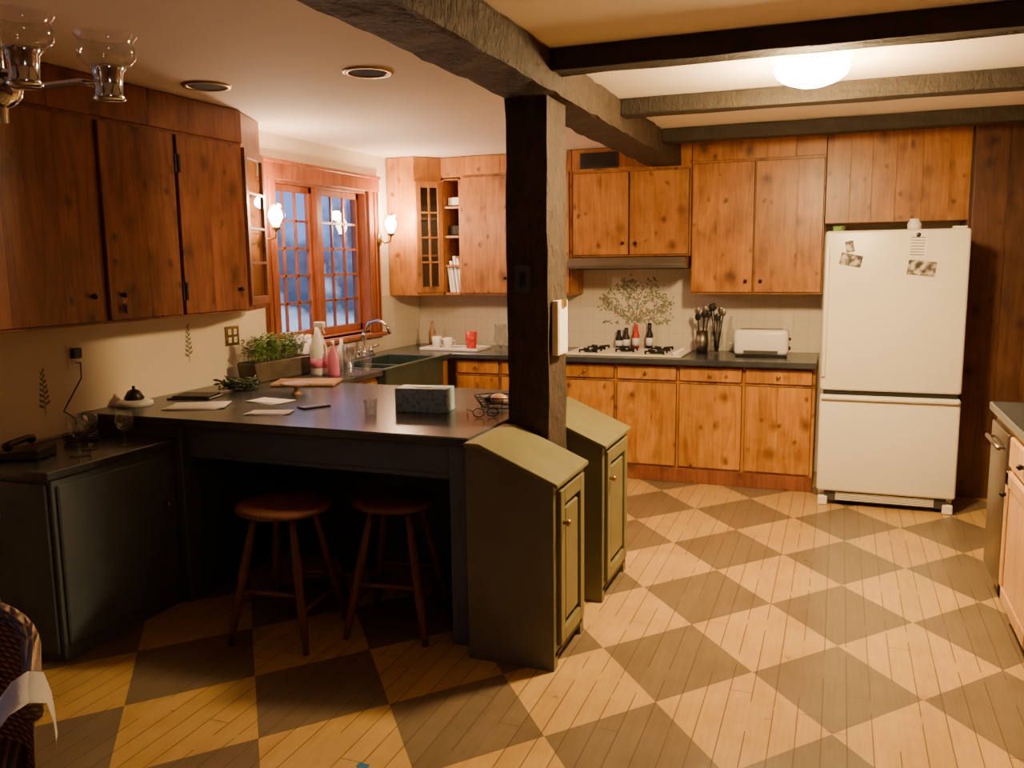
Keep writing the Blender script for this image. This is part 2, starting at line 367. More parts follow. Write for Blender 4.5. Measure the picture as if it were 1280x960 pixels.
for z in (1.68,1.98): b.prism([(-3.25,6.345),(-3.10,6.51),(-3.10,6.83),(-3.48,6.83),(-3.48,6.345)],z,z+.018,PINE,'z')
d=Vector((.155,.18));b.M=T((-3.24,6.32,0))@RZ(math.degrees(math.atan2(d.y,d.x)))
glassdoor(b,0,d.length,1.39,2.28,PINE,2,4)
b.M=T((0,6.5,0))
hollow(b,-3.085,-2.915,1.365,ZT-.16,.33,PINE,3);b.box(-3.085,-2.915,0,.33,ZT-.17,ZT,PINE)
for x,h in ((-3.055,.21),(-3.03,.26),(-2.995,.30),(-2.965,.28)): b.box(0,.02,.03,.25,0,h,random.choice([PAPER,BOARD,TEAL,BOARD]),M=T((x+.02,0,1.384))@RY(-7))
b.box(-3.05,-2.96,.06,.2,2.10,2.16,PAPER);b.box(-3.05,-2.95,.06,.2,1.86,1.93,DARKGAP)
carcass(b,-2.915,-1.97,1.365,ZT,.33,PINE)
planks(b,-2.915,-1.97,2.33,ZT,-.01,0,3,PINE)
door(b,-2.89,-2.47,1.38,2.31,PINE,2,(-2.52,1.5));door(b,-2.45,-1.99,1.38,2.31,PINE,2,(-2.4,1.5))
carcass(b,-1.965,-1.05,1.66,ZT,.33,PINE);planks(b,-1.965,-1.05,2.31,ZT,-.01,0,3,PINE)
door(b,-1.95,-1.52,1.675,2.29,PINE,2,(-1.56,1.76));door(b,-1.505,-1.065,1.675,2.29,PINE,2,(-1.46,1.76))
carcass(b,-1.045,-.12,1.375,ZT,.33,PINE);planks(b,-1.045,-.12,2.34,ZT,-.01,0,4,PINE)
door(b,-1.035,-.60,1.39,2.32,PINE,2,(-.645,1.47));door(b,-.585,-.13,1.39,2.32,PINE,2,(-.54,1.47))
carcass(b,-.115,.78,1.87,ZT,.33,PINE);planks(b,-.115,.78,1.87,ZT,-.014,0,6,PINE,.002)
b.box(.77,.79,0,.33,0,ZT,PANELW)
b.done()
b=B("wood_panel_wall",T((0,6.42,0)));b.box(.792,XR-.002,.0,.42,0,ZT,PANELW);planks(b,.792,XR-.002,0,ZT,-.015,0,5,PANELW,.004);b.done()
b=B("air_vent_grille",T((0,6.488,0)));b.box(-1.90,-1.60,-.012,0,2.325,2.445,VENT,.003)
for i in range(8): b.box(-1.885,-1.615,-.02,-.012,2.335+i*.0135,2.341+i*.0135,IRON)
b.done()
b=B("base_cabinet",T((0,6.21,0)))
b.box(-2.86,-.13,.0,.60,.10,.876,PINEB,.002);b.box(-2.86,-.13,.05,.6,0,.10,PINED)
xs=[-2.85,-2.47,-2.01,-1.54,-1.075,-.61,-.14]
for i,(x0,x1) in enumerate(zip(xs,xs[1:])):
    x0+=.014;x1-=.014
    b.box(x0-.004,x1+.004,-.004,.001,.756,.864,DARKGAP);b.box(x0,x1,-.02,-.003,.76,.86,PINEB,.003)
    b.lathe([(0,0),(.007,0),(.006,.012),(.014,.018),(.013,.026),(0,.03)],(0,0,0),BRASS,12,T(((x0+x1)/2,-.019,.81))@RX(90))
    door(b,x0,x1,.125,.735,PINEB,2)
b.box(-2.86,-.13,-.012,.05,.0,.105,PINED,.002)
b.done()
b=B("base_cabinet",T((-2.90,0,0))@RZ(90))
carcass(b,4.44,5.02,0,.876,.58,PINEB);carcass(b,5.94,6.15,0,.876,.58,PINEB);carcass(b,5.02,5.94,0,.66,.58,PINEB)
door(b,4.47,5.0,.12,.85,PINEB,2,(4.95,.7));door(b,5.05,5.47,.12,.64,PINEB,2);door(b,5.49,5.92,.12,.64,PINEB,2);b.done()
b=B("kitchen_countertop")
b.prism([(-3.487,3.13),(-1.388,3.13),(-1.388,4.42),(-2.85,4.42),(-2.85,5.03),(-3.487,5.03)],.88,.92,SLATE,'z',bev=.006)
b.prism([(-3.487,5.93),(-2.85,5.93),(-2.85,6.13),(-.125,6.13),(-.125,6.835),(-3.487,6.835)],.88,.92,SLATE,'z',bev=.006)
b.box(-3.487,-3.33,5.03,5.93,.88,.92,SLATE);b.done()
b=B("farmhouse_sink")
x0,x1,y0,y1=-3.325,-2.83,5.035,5.925
b.box(x0,x1,y0,y1,.665,.70,SOAP);b.box(x0,x0+.04,y0,y1,.70,.925,SOAP,.004);b.box(x1-.045,x1,y0,y1,.70,.925,SOAP,.004);b.box(x0+.04,x1-.045,y0,y0+.04,.70,.925,SOAP,.004);b.box(x0+.04,x1-.045,y1-.04,y1,.70,.925,SOAP,.004);b.box(x0+.04,x1-.045,5.46,5.49,.70,.90,SOAP,.004);b.done()
b=B("kitchen_faucet")
c=(-3.40,5.72,.92)
b.box(-3.425,-3.375,5.59,5.85,.92,.935,CHROME,.004)
b.lathe([(0,0),(.028,0),(.026,.03),(.018,.05),(.016,.15),(.02,.16),(.012,.18),(0,.18)],(c[0],c[1],.93),CHROME)
b.tube([(c[0],c[1],1.10),(c[0]+.05,c[1],1.18),(c[0]+.13,c[1],1.20),(c[0]+.2,c[1],1.17),(c[0]+.23,c[1],1.10)],.014,CHROME)
for dy in (-.1,.1):
    b.lathe([(0,0),(.022,0),(.018,.04),(.012,.06),(0,.06)],(c[0],c[1]+dy,.93),CHROME);b.tube([(c[0],c[1]+dy,.985),(c[0]+.05,c[1]+dy*1.4,1.0)],.009,CHROME)
b.done()
# ---------------------------------------------------------------- peninsula base
b=B("peninsula_base")
b.box(-1.50,-1.395,3.17,3.27,0,.876,PGREY,.004)
b.box(-1.425,-1.395,3.27,4.38,0,.876,PGREY)
b.box(-2.90,-1.50,3.20,3.225,.72,.876,PGREY,.003)
b.box(-2.90,-1.50,3.194,3.20,.725,.745,PGREY,.002)
b.box(-2.90,-1.425,3.95,3.98,0,.876,PGREY)
planks(b,-2.88,-1.44,.02,.87,3.935,3.95,9,PGREY,.004)
b.box(-3.48,-2.905,3.17,4.38,0,.876,PGREY,.003);b.done()
b=B("desk_cabinet")
b.box(-3.485,-2.95,2.48,3.16,.0,.785,PGREY,.003);b.box(-3.485,-2.92,2.44,3.165,.785,.82,SLATE,.005)
b.box(-3.46,-2.97,2.465,2.48,.03,.76,PGREY,.004)
b.box(-2.95,-2.935,2.50,3.12,.07,.75,PGREY,.006)
b.lathe([(0,0),(.008,0),(.007,.012),(.016,.02),(.013,.03),(0,.033)],(0,0,0),BRASS,14,T((-2.935,3.08,.52))@RY(90));b.done()
def bin_(y0,y1):
    b=B("slant_top_bin")
    X0,X1=-1.38,-1.01
    for a,c in ((y0,y0+.02),(y1-.02,y1)):
        b.prism([(X0,0),(X1,0),(X1,.765),(X0+.06,.895),(X0,.895)],a,c,OLIVE_SHADE,'y')
    b.box(X0,X0+.02,y0+.02,y1-.02,0,.89,OLIVE_SHADE);b.box(X0+.02,X1,y0+.02,y1-.02,.05,.07,OLIVE_SHADE)
    b.box(X1-.02,X1,y0+.02,y0+.05,0,.76,OLIVE_LIT);b.box(X1-.02,X1,y1-.05,y1-.02,0,.76,OLIVE_LIT);b.box(X1-.02,X1,y0+.05,y1-.05,.06,.10,OLIVE_LIT);b.box(X1-.02,X1,y0+.05,y1-.05,.72,.76,OLIVE_LIT)
    ya,yb=y0+.045,y1-.045
    b.box(X1-.012,X1-.006,ya,yb,.09,.73,OLIVE_LIT)
    b.box(X1,X1+.018,ya,ya+.055,.09,.735,OLIVE_LIT,.003);b.box(X1,X1+.018,yb-.055,yb,.09,.735,OLIVE_LIT,.003);b.box(X1,X1+.018,ya+.055,yb-.055,.09,.15,OLIVE_LIT,.003);b.box(X1,X1+.018,ya+.055,yb-.055,.67,.735,OLIVE_LIT,.003)
    b.box(X1-.006,X1+.012,ya+.075,yb-.075,.17,.65,OLIVE_LIT,.008)
    b.lathe([(0,0),(.008,0),(.007,.012),(.016,.02),(.013,.03),(0,.033)],(0,0,0),BRASS,14,T((X1+.018,ya+.03,.60))@RY(90))
    s=(.765-.895)/(X1-X0-.06)
    b.prism([(X0-.003,.895),(X0+.062,.895),(X1+.022,.765+s*.022),(X1+.022,.783+s*.022),(X0+.062,.915),(X0-.003,.915)],y0-.012,y1+.006,OLIVE_LIT,'y',bev=.003)
    b.done()
bin_(3.075,3.495);bin_(3.815,4.30)
# ---------------------------------------------------------------- fridge
b=B("refrigerator")
x0,x1=-.095,.735
b.box(x0+.01,x1-.01,5.985,6.62,.05,1.79,WHITE,.01)
b.box(x0,x1,5.90,5.98,.775,1.80,WHITE,.018,seg=3);b.box(x0,x1,5.90,5.98,.10,.745,WHITE,.018,seg=3)
b.box(x0+.02,x1-.02,5.92,5.985,.74,.78,DARKGAP)
b.box(x0+.01,x1-.01,5.878,5.905,.715,.74,WHITE,.008,seg=2)
b.box(x0+.004,x0+.03,5.885,5.905,.86,1.70,WHITE,.008,seg=2)
b.box(x0+.05,x1-.05,5.93,5.99,.03,.10,VENT)
for i in range(5): b.box(x0+.12,x1-.12,5.922,5.93,.04+i*.011,.046+i*.011,WHITE)
for x in (x0+.04,x1-.04): b.box(x-.03,x+.03,5.91,5.97,0,.06,WHITE,.006);b.box(x-.03,x+.03,6.5,6.56,0,.06,BLACK)
b.box(x1-.10,x1-.02,5.93,5.99,1.80,1.815,WHITE,.004);b.done()
PHOTO=NT("photo_print_ink");_n=PHOTO.noise(PHOTO.pos(),28,3);PHOTO.l(PHOTO.ramp(_n,[(.38,(.03,.03,.03)),(.5,(.25,.2,.15)),(.62,(.6,.56,.48))]),PHOTO.b.inputs["Base Color"]);PHOTO=PHOTO.m
def card(name,cx,cz,w,h,rot,mat,y=5.898):
    b=B(name,T((cx,y,cz))@RY(rot));b.box(-w/2,w/2,-.002,0,-h/2,h/2,mat)
    return b
b=card("photo_print",.05,1.70,.05,.07,-10,PHOTO);b.done()
b=card("photo_print",.06,1.615,.13,.075,12,PHOTO);b.done()
b=card("printed_card",.44,1.70,.115,.17,2,PAPER)
for i in range(7): b.box(-.04,.04,-.0026,-.002,-.06+i*.018,-.056+i*.018,VENT)
b.sphere((0,-.003,.065),.014,BLACK,(1,.2,1));b.done()
b=card("photo_print",.47,1.56,.16,.09,6,PHOTO);b.done()
b=B("paper_sheet");b.box(.7345,.737,6.05,6.25,1.45,1.68,PAPER);b.done()
b=B("green_mug");b.lathe([(0,0),(.035,0),(.04,.045),(.036,.045),(.032,.006),(0,.006)],(-.02,6.1,1.7905),LEAF);b.done()
b=B("glass_jar");b.lathe([(0,0),(.04,0),(.042,.05),(.03,.065),(.03,.08),(0,.08)],(.43,6.1,1.7905),WPLAST);b.done()
# ---------------------------------------------------------------- cooktop, hood
b=B("cooktop")
b.box(-1.96,-1.06,6.23,6.72,.92,.935,WHITE,.005)
for x,y in ((-1.78,6.36),(-1.78,6.6),(-1.52,6.47),(-1.27,6.36),(-1.27,6.6)):
    b.lathe([(0,0),(.05,0),(.045,.012),(0,.014)],(x,y,.935),BLACK)
    for k in range(4):
        a=k*math.pi/2+math.pi/4;b.box(.02,.10,-.005,.005,.014,.026,IRON,M=T((x,y,.935))@Matrix.Rotation(a,4,'Z'))
        b.box(.09,.10,-.005,.005,0,.02,IRON,M=T((x,y,.935))@Matrix.Rotation(a,4,'Z'))
for i in range(5): b.lathe([(0,0),(.018,0),(.014,.02),(0,.02)],(-1.12,6.29+i*.09,.935),WPLAST,12)
b.done()
b=B("range_hood")
b.prism([(6.33,1.655),(6.31,1.60),(6.31,1.57),(6.82,1.57),(6.82,1.655)],-1.955,-1.055,STEEL,'x',bev=.004);b.box(-1.9,-1.1,6.38,6.8,1.563,1.57,VENT);b.done()
b=B("tree_mural")
yy=[YB-.0125]
random.seed(3)
def seg(p,q,w):
    yy[0]-=2e-6;y=yy[0]
    d=Vector((q[0]-p[0],q[1]-p[1]));n=Vector((-d.y,d.x)).normalized()*w
    b.face([(p[0]-n.x,y,p[1]-n.y),(q[0]-n.x*.7,y,q[1]-n.y*.7),(q[0]+n.x*.7,y,q[1]+n.y*.7),(p[0]+n.x,y,p[1]+n.y)],MURB)
def leaf(c,s,m,an):
    yy[0]-=2e-6;y=yy[0]
    e=(math.cos(an)*s,math.sin(an)*s);f=(-e[1]*.5,e[0]*.5)
    b.face([(c[0]-e[0],y,c[1]-e[1]),(c[0]+f[0],y,c[1]+f[1]),(c[0]+e[0],y,c[1]+e[1]),(c[0]-f[0],y,c[1]-f[1])],m)
def grow(p,a,l,dep):
    q=(p[0]+math.sin(a)*l,p[1]+math.cos(a)*l)
    if not(-1.84<q[0]<-1.22 and 1.14<q[1]<1.51): return
    seg(p,q,.0012*dep+.0008)
    for _ in range(4):
        t=random.random();leaf((p[0]+(q[0]-p[0])*t+random.uniform(-.035,.035),p[1]+(q[1]-p[1])*t+random.uniform(-.025,.035)),random.uniform(.010,.018),MURL if random.random()<.82 else MURP,random.uniform(0,6.3))
    if dep>0:
        for k in range(2): grow(q,a+random.uniform(-.75,.75),l*random.uniform(.85,1.05),dep-1)
for a in (-1.45,-1.1,-.7,-.3,.05,.4,.8,1.15,1.45): grow((-1.53,1.145),a,.095,3)
for i in range(40): leaf((-1.53+random.uniform(-.28,.28),1.125+random.uniform(-.01,.02)),.014,MURL,random.uniform(0,6.3))
b.done()
def sprig(cy,cz):
    b=B("tile_sprig_motif");xx=XL+.013
    for k in range(14):
        z=cz-.09+k*.013;s=.024*(1-k/20);sg=1 if k%2 else -1;x=xx+k*1e-5
        b.face([(x,cy,z),(x,cy+sg*s*1.2,z+.008),(x,cy+sg*s*1.4,z+.026),(x,cy+sg*s*.3,z+.016)],MURL)
    x=xx+.0003;b.face([(x,cy-.002,cz-.12),(x,cy+.002,cz-.12),(x,cy+.002,cz+.1),(x,cy-.002,cz+.1)],MURB);b.done()
sprig(2.94,1.06);sprig(3.92,1.20)
# ---------------------------------------------------------------- right cabinets
b=B("base_cabinet",T((.74,4.66,0))@RZ(-90))
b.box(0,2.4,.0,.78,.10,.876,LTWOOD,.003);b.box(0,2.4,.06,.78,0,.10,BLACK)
b.box(.03,.44,-.025,-.002,.14,.85,STEEL,.006,seg=2);b.tube([(.08,-.05,.78),(.40,-.05,.78)],.01,STEEL);b.box(.09,.11,-.05,-.02,.775,.785,STEEL);b.box(.37,.39,-.05,-.02,.775,.785,STEEL)
for x0,x1 in ((.48,1.10),(1.13,1.75),(1.78,2.36)):
    b.box(x0,x1,-.02,-.002,.72,.85,LTWOOD,.004);b.box(x0,x1,-.02,-.002,.13,.70,LTWOOD,.004)
    for xa,xb,za,zb in ((x0,x0+.06,.13,.70),(x1-.06,x1,.13,.70),(x0,x1,.13,.19),(x0,x1,.64,.70)): b.box(xa,xb,-.028,-.019,za,zb,LTWOOD,.003)
    b.lathe([(0,0),(.007,0),(.014,.018),(0,.03)],(0,0,0),IRON,12,T(((x0+x1)/2,-.019,.785))@RX(90));b.lathe([(0,0),(.007,0),(.014,.018),(0,.03)],(0,0,0),IRON,12,T((x0+.03,-.027,.6))@RX(90))
b.done()
b=B("island_countertop");b.box(.715,XR-.005,2.24,4.74,.878,.92,SLATE,.006);b.done()
# ---------------------------------------------------------------- stools
def stool(cx,cy,h,r,rot):
    b=B("bar_stool",T((cx,cy,0))@RZ(rot))
    b.lathe([(0,0),(r*.85,0),(r,.012),(r,.028),(r*.9,.036),(r*.5,.03),(0,.026)],(0,0,h-.036),STOOL,32)
    tops=[];bots=[]
    for k in range(4):
        a=math.pi/4+k*math.pi/2;tp=Vector((math.cos(a)*r*.62,math.sin(a)*r*.62,h-.034));bt=Vector((math.cos(a)*.26,math.sin(a)*.26,0));tops.append(tp);bots.append(bt)
        n=9;pts=[bt.lerp(tp,i/n) for i in range(n+1)];rad=[.013,.016,.019,.021,.018,.021,.020,.018,.016,.014]
        b.tube(pts,rad,STOOL,12)
    for k in range(4):
        for t in ((.30,) if k%2 else (.42,)):
            b.tube([bots[k].lerp(tops[k],t),(bots[k].lerp(tops[k],t)+bots[(k+1)%4].lerp(tops[(k+1)%4],t))/2,bots[(k+1)%4].lerp(tops[(k+1)%4],t)],[.009,.013,.009],STOOL,10)
    return b
stool(-2.24,3.04,.60,.205,5).done()
stool(-1.81,3.27,.60,.19,8).done()
b=B("red_cushion_stool",T((-3.14,2.17,0)))
b.lathe([(0,0),(.17,0),(.18,.015),(.17,.03),(0,.03)],(0,0,.66),PGREY,28);b.lathe([(0,0),(.165,0),(.18,.03),(.16,.065),(0,.08)],(0,0,.69),REDC,28)
for k in range(4):
    a=math.pi/4+k*math.pi/2;b.tube([(math.cos(a)*.15,math.sin(a)*.15,0),(math.cos(a)*.12,math.sin(a)*.12,.66)],.018,PGREY,10)
for k in range(4):
    a=math.pi/4+k*math.pi/2;c=a+math.pi/2;b.tube([(math.cos(a)*.14,math.sin(a)*.14,.22),(math.cos(c)*.14,math.sin(c)*.14,.22)],.01,PGREY,8)
b.done()
# ---------------------------------------------------------------- wicker chair
CM=T((-2.005,1.165,0))@RZ(50)
b=B("wicker_chair",CM)
W=.30
path=[]
for i in range(25):
    a=math.pi*i/24;path.append((W*math.cos(a),.05+.27*math.sin(a)))
path=[(W,-.28),(W,-.20),(W,-.10)]+path+[(-W,-.10),(-W,-.20),(-W,-.28)]
n=len(path)
def hgt(i):
    t=i/(n-1);return .67+.10*math.sin(math.pi*t)**1.3
tb=bmesh.new();rows=10;grid=[]
for i,(x,y) in enumerate(path):
    grid.append([tb.verts.new((x*(1+.08*(j/rows)),y+.03*(j/rows),.06+(hgt(i)-.06)*j/rows)) for j in range(rows+1)])
for i in range(n-1):
    for j in range(rows): tb.faces.new([grid[i][j],grid[i+1][j],grid[i+1][j+1],grid[i][j+1]])
bmesh.ops.solidify(tb,geom=tb.faces[:],thickness=.02)
b._merge(tb,WICK,True)
b.tube([(x*1.08,y+.03,hgt(i)) for i,(x,y) in enumerate(path)],.022,WICK,10)
b.box(-W+.01,W-.01,-.30,.26,.34,.39,WICK,.01);b.box(-W,W,-.31,-.29,.06,.38,WICK,.005)
for x,y in ((W-.02,-.27),(-W+.02,-.27),(W-.08,.22),(-W+.08,.22)): b.tube([(x,y,0),(x,y,.35)],.02,WICK,10)
b.done()
b=B("white_blanket",CM)
tb=bmesh.new();g=[]
prof=[(.03,.40),(.10,.415),(.17,.44),(.22,.50),(.235,.58),(.255,.66),(.285,.705),(.32,.722),(.352,.705),(.364,.655),(.366,.60)]
for j in range(15):
    v=j/14;y=-.30+.15*v;row=[]
    for i,(x,z) in enumerate(prof): row.append(tb.verts.new((x+.010*math.sin(v*9+i)*(1 if i<5 else .2),y+(.012*math.sin(i*1.7) if j in (0,14) else 0),z+.006*math.sin(v*9)*(1 if i<6 else .3)+.006*v)))
    g.append(row)
for j in range(14):
    for i in range(len(prof)-1): tb.faces.new([g[j][i],g[j+1][i],g[j+1][i+1],g[j][i+1]])
bmesh.ops.solidify(tb,geom=tb.faces[:],thickness=-.014);b._merge(tb,CLOTH,True);b.done()
# ---------------------------------------------------------------- lights fixtures
def light(name,loc,e,col,r=.05,ty='POINT'):
    l=bpy.data.lights.new(name,ty);l.energy=e;l.color=col
    if ty=='POINT': l.shadow_soft_size=r
    else: l.shape='DISK';l.size=r*2
    o=bpy.data.objects.new(name,l);o.location=loc;scene.collection.objects.link(o);return o
def adopt(l,o): l.parent=o;l.matrix_parent_inverse=Matrix.Translation(o.location).inverted()
LX,LY=-.15,4.06
b=B("ceiling_lamp")
b.lathe([(0,0),(.13,0),(.13,-.012),(.12,-.02),(0,-.02)],(LX,LY,ZC),WPLAST,36)
b.lathe([(.15,-.018),(.158,-.04),(.145,-.07),(.11,-.095),(.06,-.112),(0,-.118)],(LX,LY,ZC),DOME,36)
lampo=b.done()
adopt(light("ceiling_lamp_light",(LX,LY,2.27),130,(1,.65,.28),.08),lampo)
adopt(light("ceiling_lamp_downlight",(LX,LY,2.355),85,(1,.65,.28),.12,'AREA'),lampo)
def sconce(y,z):
    b=B("wall_sconce");x=XL+.035
    b.lathe([(0,0),(.035,0),(.03,.012),(0,.015)],(0,0,0),BRASS,20,T((x,y,z-.10))@RY(90),sx=1.6)
    b.tube([(x+.01,y,z-.10),(x+.05,y,z-.13),(x+.10,y,z-.12),(x+.11,y,z-.07)],.007,BRASS)
    b.lathe([(0,0),(.012,0),(.03,.012),(.032,.02),(0,.02)],(x+.11,y,z-.075),BRASS)
    b.lathe([(.022,0),(.05,.03),(.064,.075),(.052,.12),(.04,.145)],(x+.11,y,z-.055),GLASS)
    b.lathe([(0,0),(.018,0),(.03,.025),(.045,.06),(.042,.09),(.02,.12),(0,.13)],(x+.11,y,z-.05),BULB,16)
    o=b.done();adopt(light("sconce_light",(x+.16,y,z+.10),32,(1,.66,.42),.04),o)
sconce(4.62,1.92);sconce(6.12,1.92)
for x,y in ((-2.01,3.5),(-2.86,3.45)):
    b=B("recessed_ceiling_light");b.lathe([(.115,0),(.11,-.008),(.09,-.008),(.085,-.001)],(x,y,ZC-.0005),BRASS,32)
    b.lathe([(.089,-.004),(.05,-.004),(0,-.004)],(x,y,ZC-.0005),BLACKM,32);b.done()
# chandelier
b=B("chandelier")
C=Vector((-1.40,1.15,1.945))
b.tube([C+Vector((0,0,-.06)),C+Vector((0,0,.05)),Vector((C.x,C.y,ZC-.02))],.008,CHROME);b.lathe([(0,0),(.05,0),(.045,-.02),(0,-.02)],(C.x,C.y,ZC),CHROME)
b.sphere(C,.035,CHROME)
for a in (13,-30,-73,-116,-159,158):
    a=math.radians(a);d=Vector((math.cos(a),math.sin(a),0));e=C+d*.205
    b.tube([C+d*.02,C+d*.08+Vector((0,0,.0)),C+d*.15+Vector((0,0,.005)),e+Vector((0,0,-.005))],.006,CHROME)
    b.lathe([(0,0),(.022,0),(.027,.004),(.022,.012),(.024,.048),(.030,.056),(.028,.058),(.018,.045),(0,.045)],(e.x,e.y,e.z-.03),CHROME,24)
    b.lathe([(.018,0),(.036,.006),(.047,.018),(.048,.032),(.043,.044),(.051,.056)],(e.x,e.y,e.z+.024),GLASS,24)
b.done()
# ---------------------------------------------------------------- counter items
Z=.9205
def glassware(x,y,h,r,z=Z,name="drinking_glass",mat=GLASS):
    b=B(name);b.lathe([(0,0),(r*.8,0),(r,h),(r-.003,h),(r*.8-.003,.006),(0,.006)],(x,y,z),mat,20);b.done()
def wineglass(x,y,h,z,r=.04):
    b=B("wine_glass");b.lathe([(0,0),(r*.85,.002),(.006,.008),(.004,h*.45),(r*.7,h*.55),(r,h*.75),(r*.8,h),(r*.77,h),(r*.96,h*.75),(0,h*.5)],(x,y,z),GLASS,20);b.done()
b=B("herb_planter",T((-3.32,4.50,Z))@RZ(86))
b.prism([(-.25,0),(.25,0),(.275,.12),(-.275,.12)],-.075,.075,TERRA,'y',bev=.006);b.box(-.26,.26,-.065,.065,.118,.124,SOIL)
random.seed(11)
for i in range(140):
    x=random.uniform(-.25,.25);y=random.uniform(-.05,.05);a=random.uniform(0,6.28);L=random.uniform(.10,.26);ln=random.uniform(.15,.7)
    if math.sin(a)>0: ln*=.3
    P=lambda t:Vector((x,y,.12))+Vector((math.cos(a)*ln*L*t*t*(.4 if abs(x)>.15 else 1),math.sin(a)*ln*L*t*t,L*(t-.35*t*t)))
    b.tube([P(t) for t in (0,.33,.66,1)],.0015,LEAF,3)
    for k in range(7):
        p=P(.3+.1*k);s=.026;an=random.uniform(0,6.28)
        e=Vector((math.cos(an),math.sin(an),.3))*s;f=Vector((-math.sin(an),math.cos(an),.2))*s*.4
        b.face([p,p+e*.5+f,p+e,p+e*.5-f],LEAF)
b.done()
b=B("cutting_board",T((-2.96,4.30,Z))@RZ(20));b.box(-.19,.19,-.12,.12,0,.02,BOARD,.006);b.done()
b=B("tissue_box",T((-1.86,3.68,Z))@RZ(8));b.box(-.13,.13,-.065,.065,0,.115,TEAL,.003);b.lathe([(0,0),(.04,0),(.04,.002),(0,.002)],(0,0,.115),WPLAST,20,sx=1.4,sy=.6)
b.done()
random.seed(5)
for (x,y,w,h,r,m) in ((-3.04,3.44,.28,.20,20,PAPER),(-2.78,3.68,.22,.13,-15,PAPER),(-2.56,3.38,.20,.11,12,PAPER)):
    b=B("paper_sheets",T((x,y,Z))@RZ(r))
    for k in range(3): b.box(-w/2,w/2,-h/2,h/2,k*.0022,k*.0022+.002,m,M=T((k*.008,k*.005,0))@RZ(k*4))
    b.done()
b=B("dark_folder",T((-3.26,3.70,Z))@RZ(15));b.box(-.12,.12,-.10,.10,0,.008,BLACK,.002);b.box(-.10,.10,-.08,.08,.008,.016,IRON,.002);b.done()
b=B("dried_herb_bunch",T((-3.20,3.98,Z)))
for i in range(190):
    a=random.uniform(0,6.28);r=random.uniform(0,.11);p=Vector((math.cos(a)*r,math.sin(a)*r,random.uniform(.01,.06)));an=random.uniform(0,6.28);e=Vector((math.cos(an),math.sin(an),random.uniform(-.1,.5)))*.04
    q=p+e;q.z=max(q.z,.009)
    b.tube([p,(p+q)/2,q],[.003,.008,.001],LEAFD,4)
b.done()
b=B("smartphone",T((-2.44,3.60,Z))@RZ(-30));b.box(-.04,.04,-.075,.075,0,.009,BLACK,.003);b.done()
b=B("pedestal_dish");b.lathe([(0,0),(.035,0),(.02,.012),(.012,.03),(.03,.045),(.085,.055),(.088,.066),(.07,.062),(0,.056)],(-2.78,3.94,Z),BOARD,28);b.done()
glassware(-2.04,3.47,.08,.034)
b=B("eyeglasses",T((-1.50,3.58,Z+.003))@RZ(35))
for sx in (-.033,.033): b.tube([(sx+.026*math.cos(a*.3142),0+.004,.022+.02*math.sin(a*.3142)) for a in range(20)],.0025,BLACK,6,closed=True);b.tube([(sx*1.8,.004,.03),(sx*1.9,.13,.02),(sx*1.7,.15,.0)],.002,BLACK,6)
b.done()
b=B("wire_basket",T((-1.55,3.87,Z)))
for z,r in ((.004,.07),(.03,.085),(.055,.10)): b.tube([(math.cos(a*.2618)*r*1.3,math.sin(a*.2618)*r*.8,z) for a in range(24)],.003,IRON,6,closed=True)
for a in range(16):
    c,s=math.cos(a*.3927),math.sin(a*.3927);b.tube([(c*.07*1.3,s*.07*.8,.004),(c*.1*1.3,s*.1*.8,.055)],.002,IRON,5)
b.sphere((0,0,.04),.035,BOARD,(1.3,1,.8));b.sphere((-.05,.01,.035),.03,BLACK,(1.2,1,.8));b.done()
b=B("spray_bottle");c=(-3.12,4.68,Z);b.lathe([(0,0),(.05,0),(.055,.02),(.053,.19),(.024,.27),(.018,.31),(0,.31)],c,WPLAST);b.box(c[0]-.022,c[0]+.055,c[1]-.014,c[1]+.014,Z+.305,Z+.345,WPLAST,.006);b.tube([(c[0]+.035,c[1],Z+.31),(c[0]+.05,c[1],Z+.27)],.006,WPLAST);b.lathe([(.0545,.05),(.0555,.05),(.0545,.11),(.053,.11)],c,PINKP);b.done()
b=B("paper_towel_roll");b.lathe([(.02,0),(.055,0),(.055,.24),(.02,.24),(.02,0)],(-3.365,4.87,Z),PAPER,28);b.done()
b=B("soap_bottle");b.lathe([(0,0),(.034,0),(.036,.02),(.032,.14),(.012,.18),(.012,.20),(0,.20)],(-3.00,4.66,Z),PINKP,sx=1.2,sy=.8);b.lathe([(0,0),(.012,0),(.01,.03),(0,.03)],(-3.00,4.66,Z+.20),WPLAST);b.done()
glassware(-2.97,4.80,.19,.040);glassware(-2.90,4.90,.14,.038);glassware(-3.04,4.90,.17,.038);wineglass(-2.90,4.72,.19,Z)
b=B("detergent_bottle");b.lathe([(0,0),(.035,0),(.036,.15),(.014,.19),(.014,.22),(0,.22)],(-3.20,4.84,Z),PINKP,sy=.7);b.done()
b=B("dish_soap_bottle");b.lathe([(0,0),(.03,0),(.032,.14),(.012,.18),(.012,.21),(0,.21)],(-3.13,4.97,Z),WPLAST);b.done()
b=B("serving_tray",T((-2.95,6.42,Z)));b.box(-.26,.26,-.15,.15,0,.012,WPLAST,.005)
for q in ((-.26,-.24,-.15,.15),(.24,.26,-.15,.15),(-.24,.24,-.15,-.135),(-.24,.24,.135,.15)): b.box(*q,.012,.022,WPLAST,.003)
b.done()
def cup(name,x,y,z,r,h,mat,handle=True):
    b=B(name);b.lathe([(0,0),(r*.8,0),(r,h),(r-.004,h),(r*.75,.008),(0,.008)],(x,y,z),mat,20)
    if handle: b.tube([(x+r*.9,y-.0,z+h*.8),(x+r*1.6,y,z+h*.7),(x+r*1.6,y,z+h*.35),(x+r*.85,y,z+h*.2)],.005,mat,6)
    b.done()
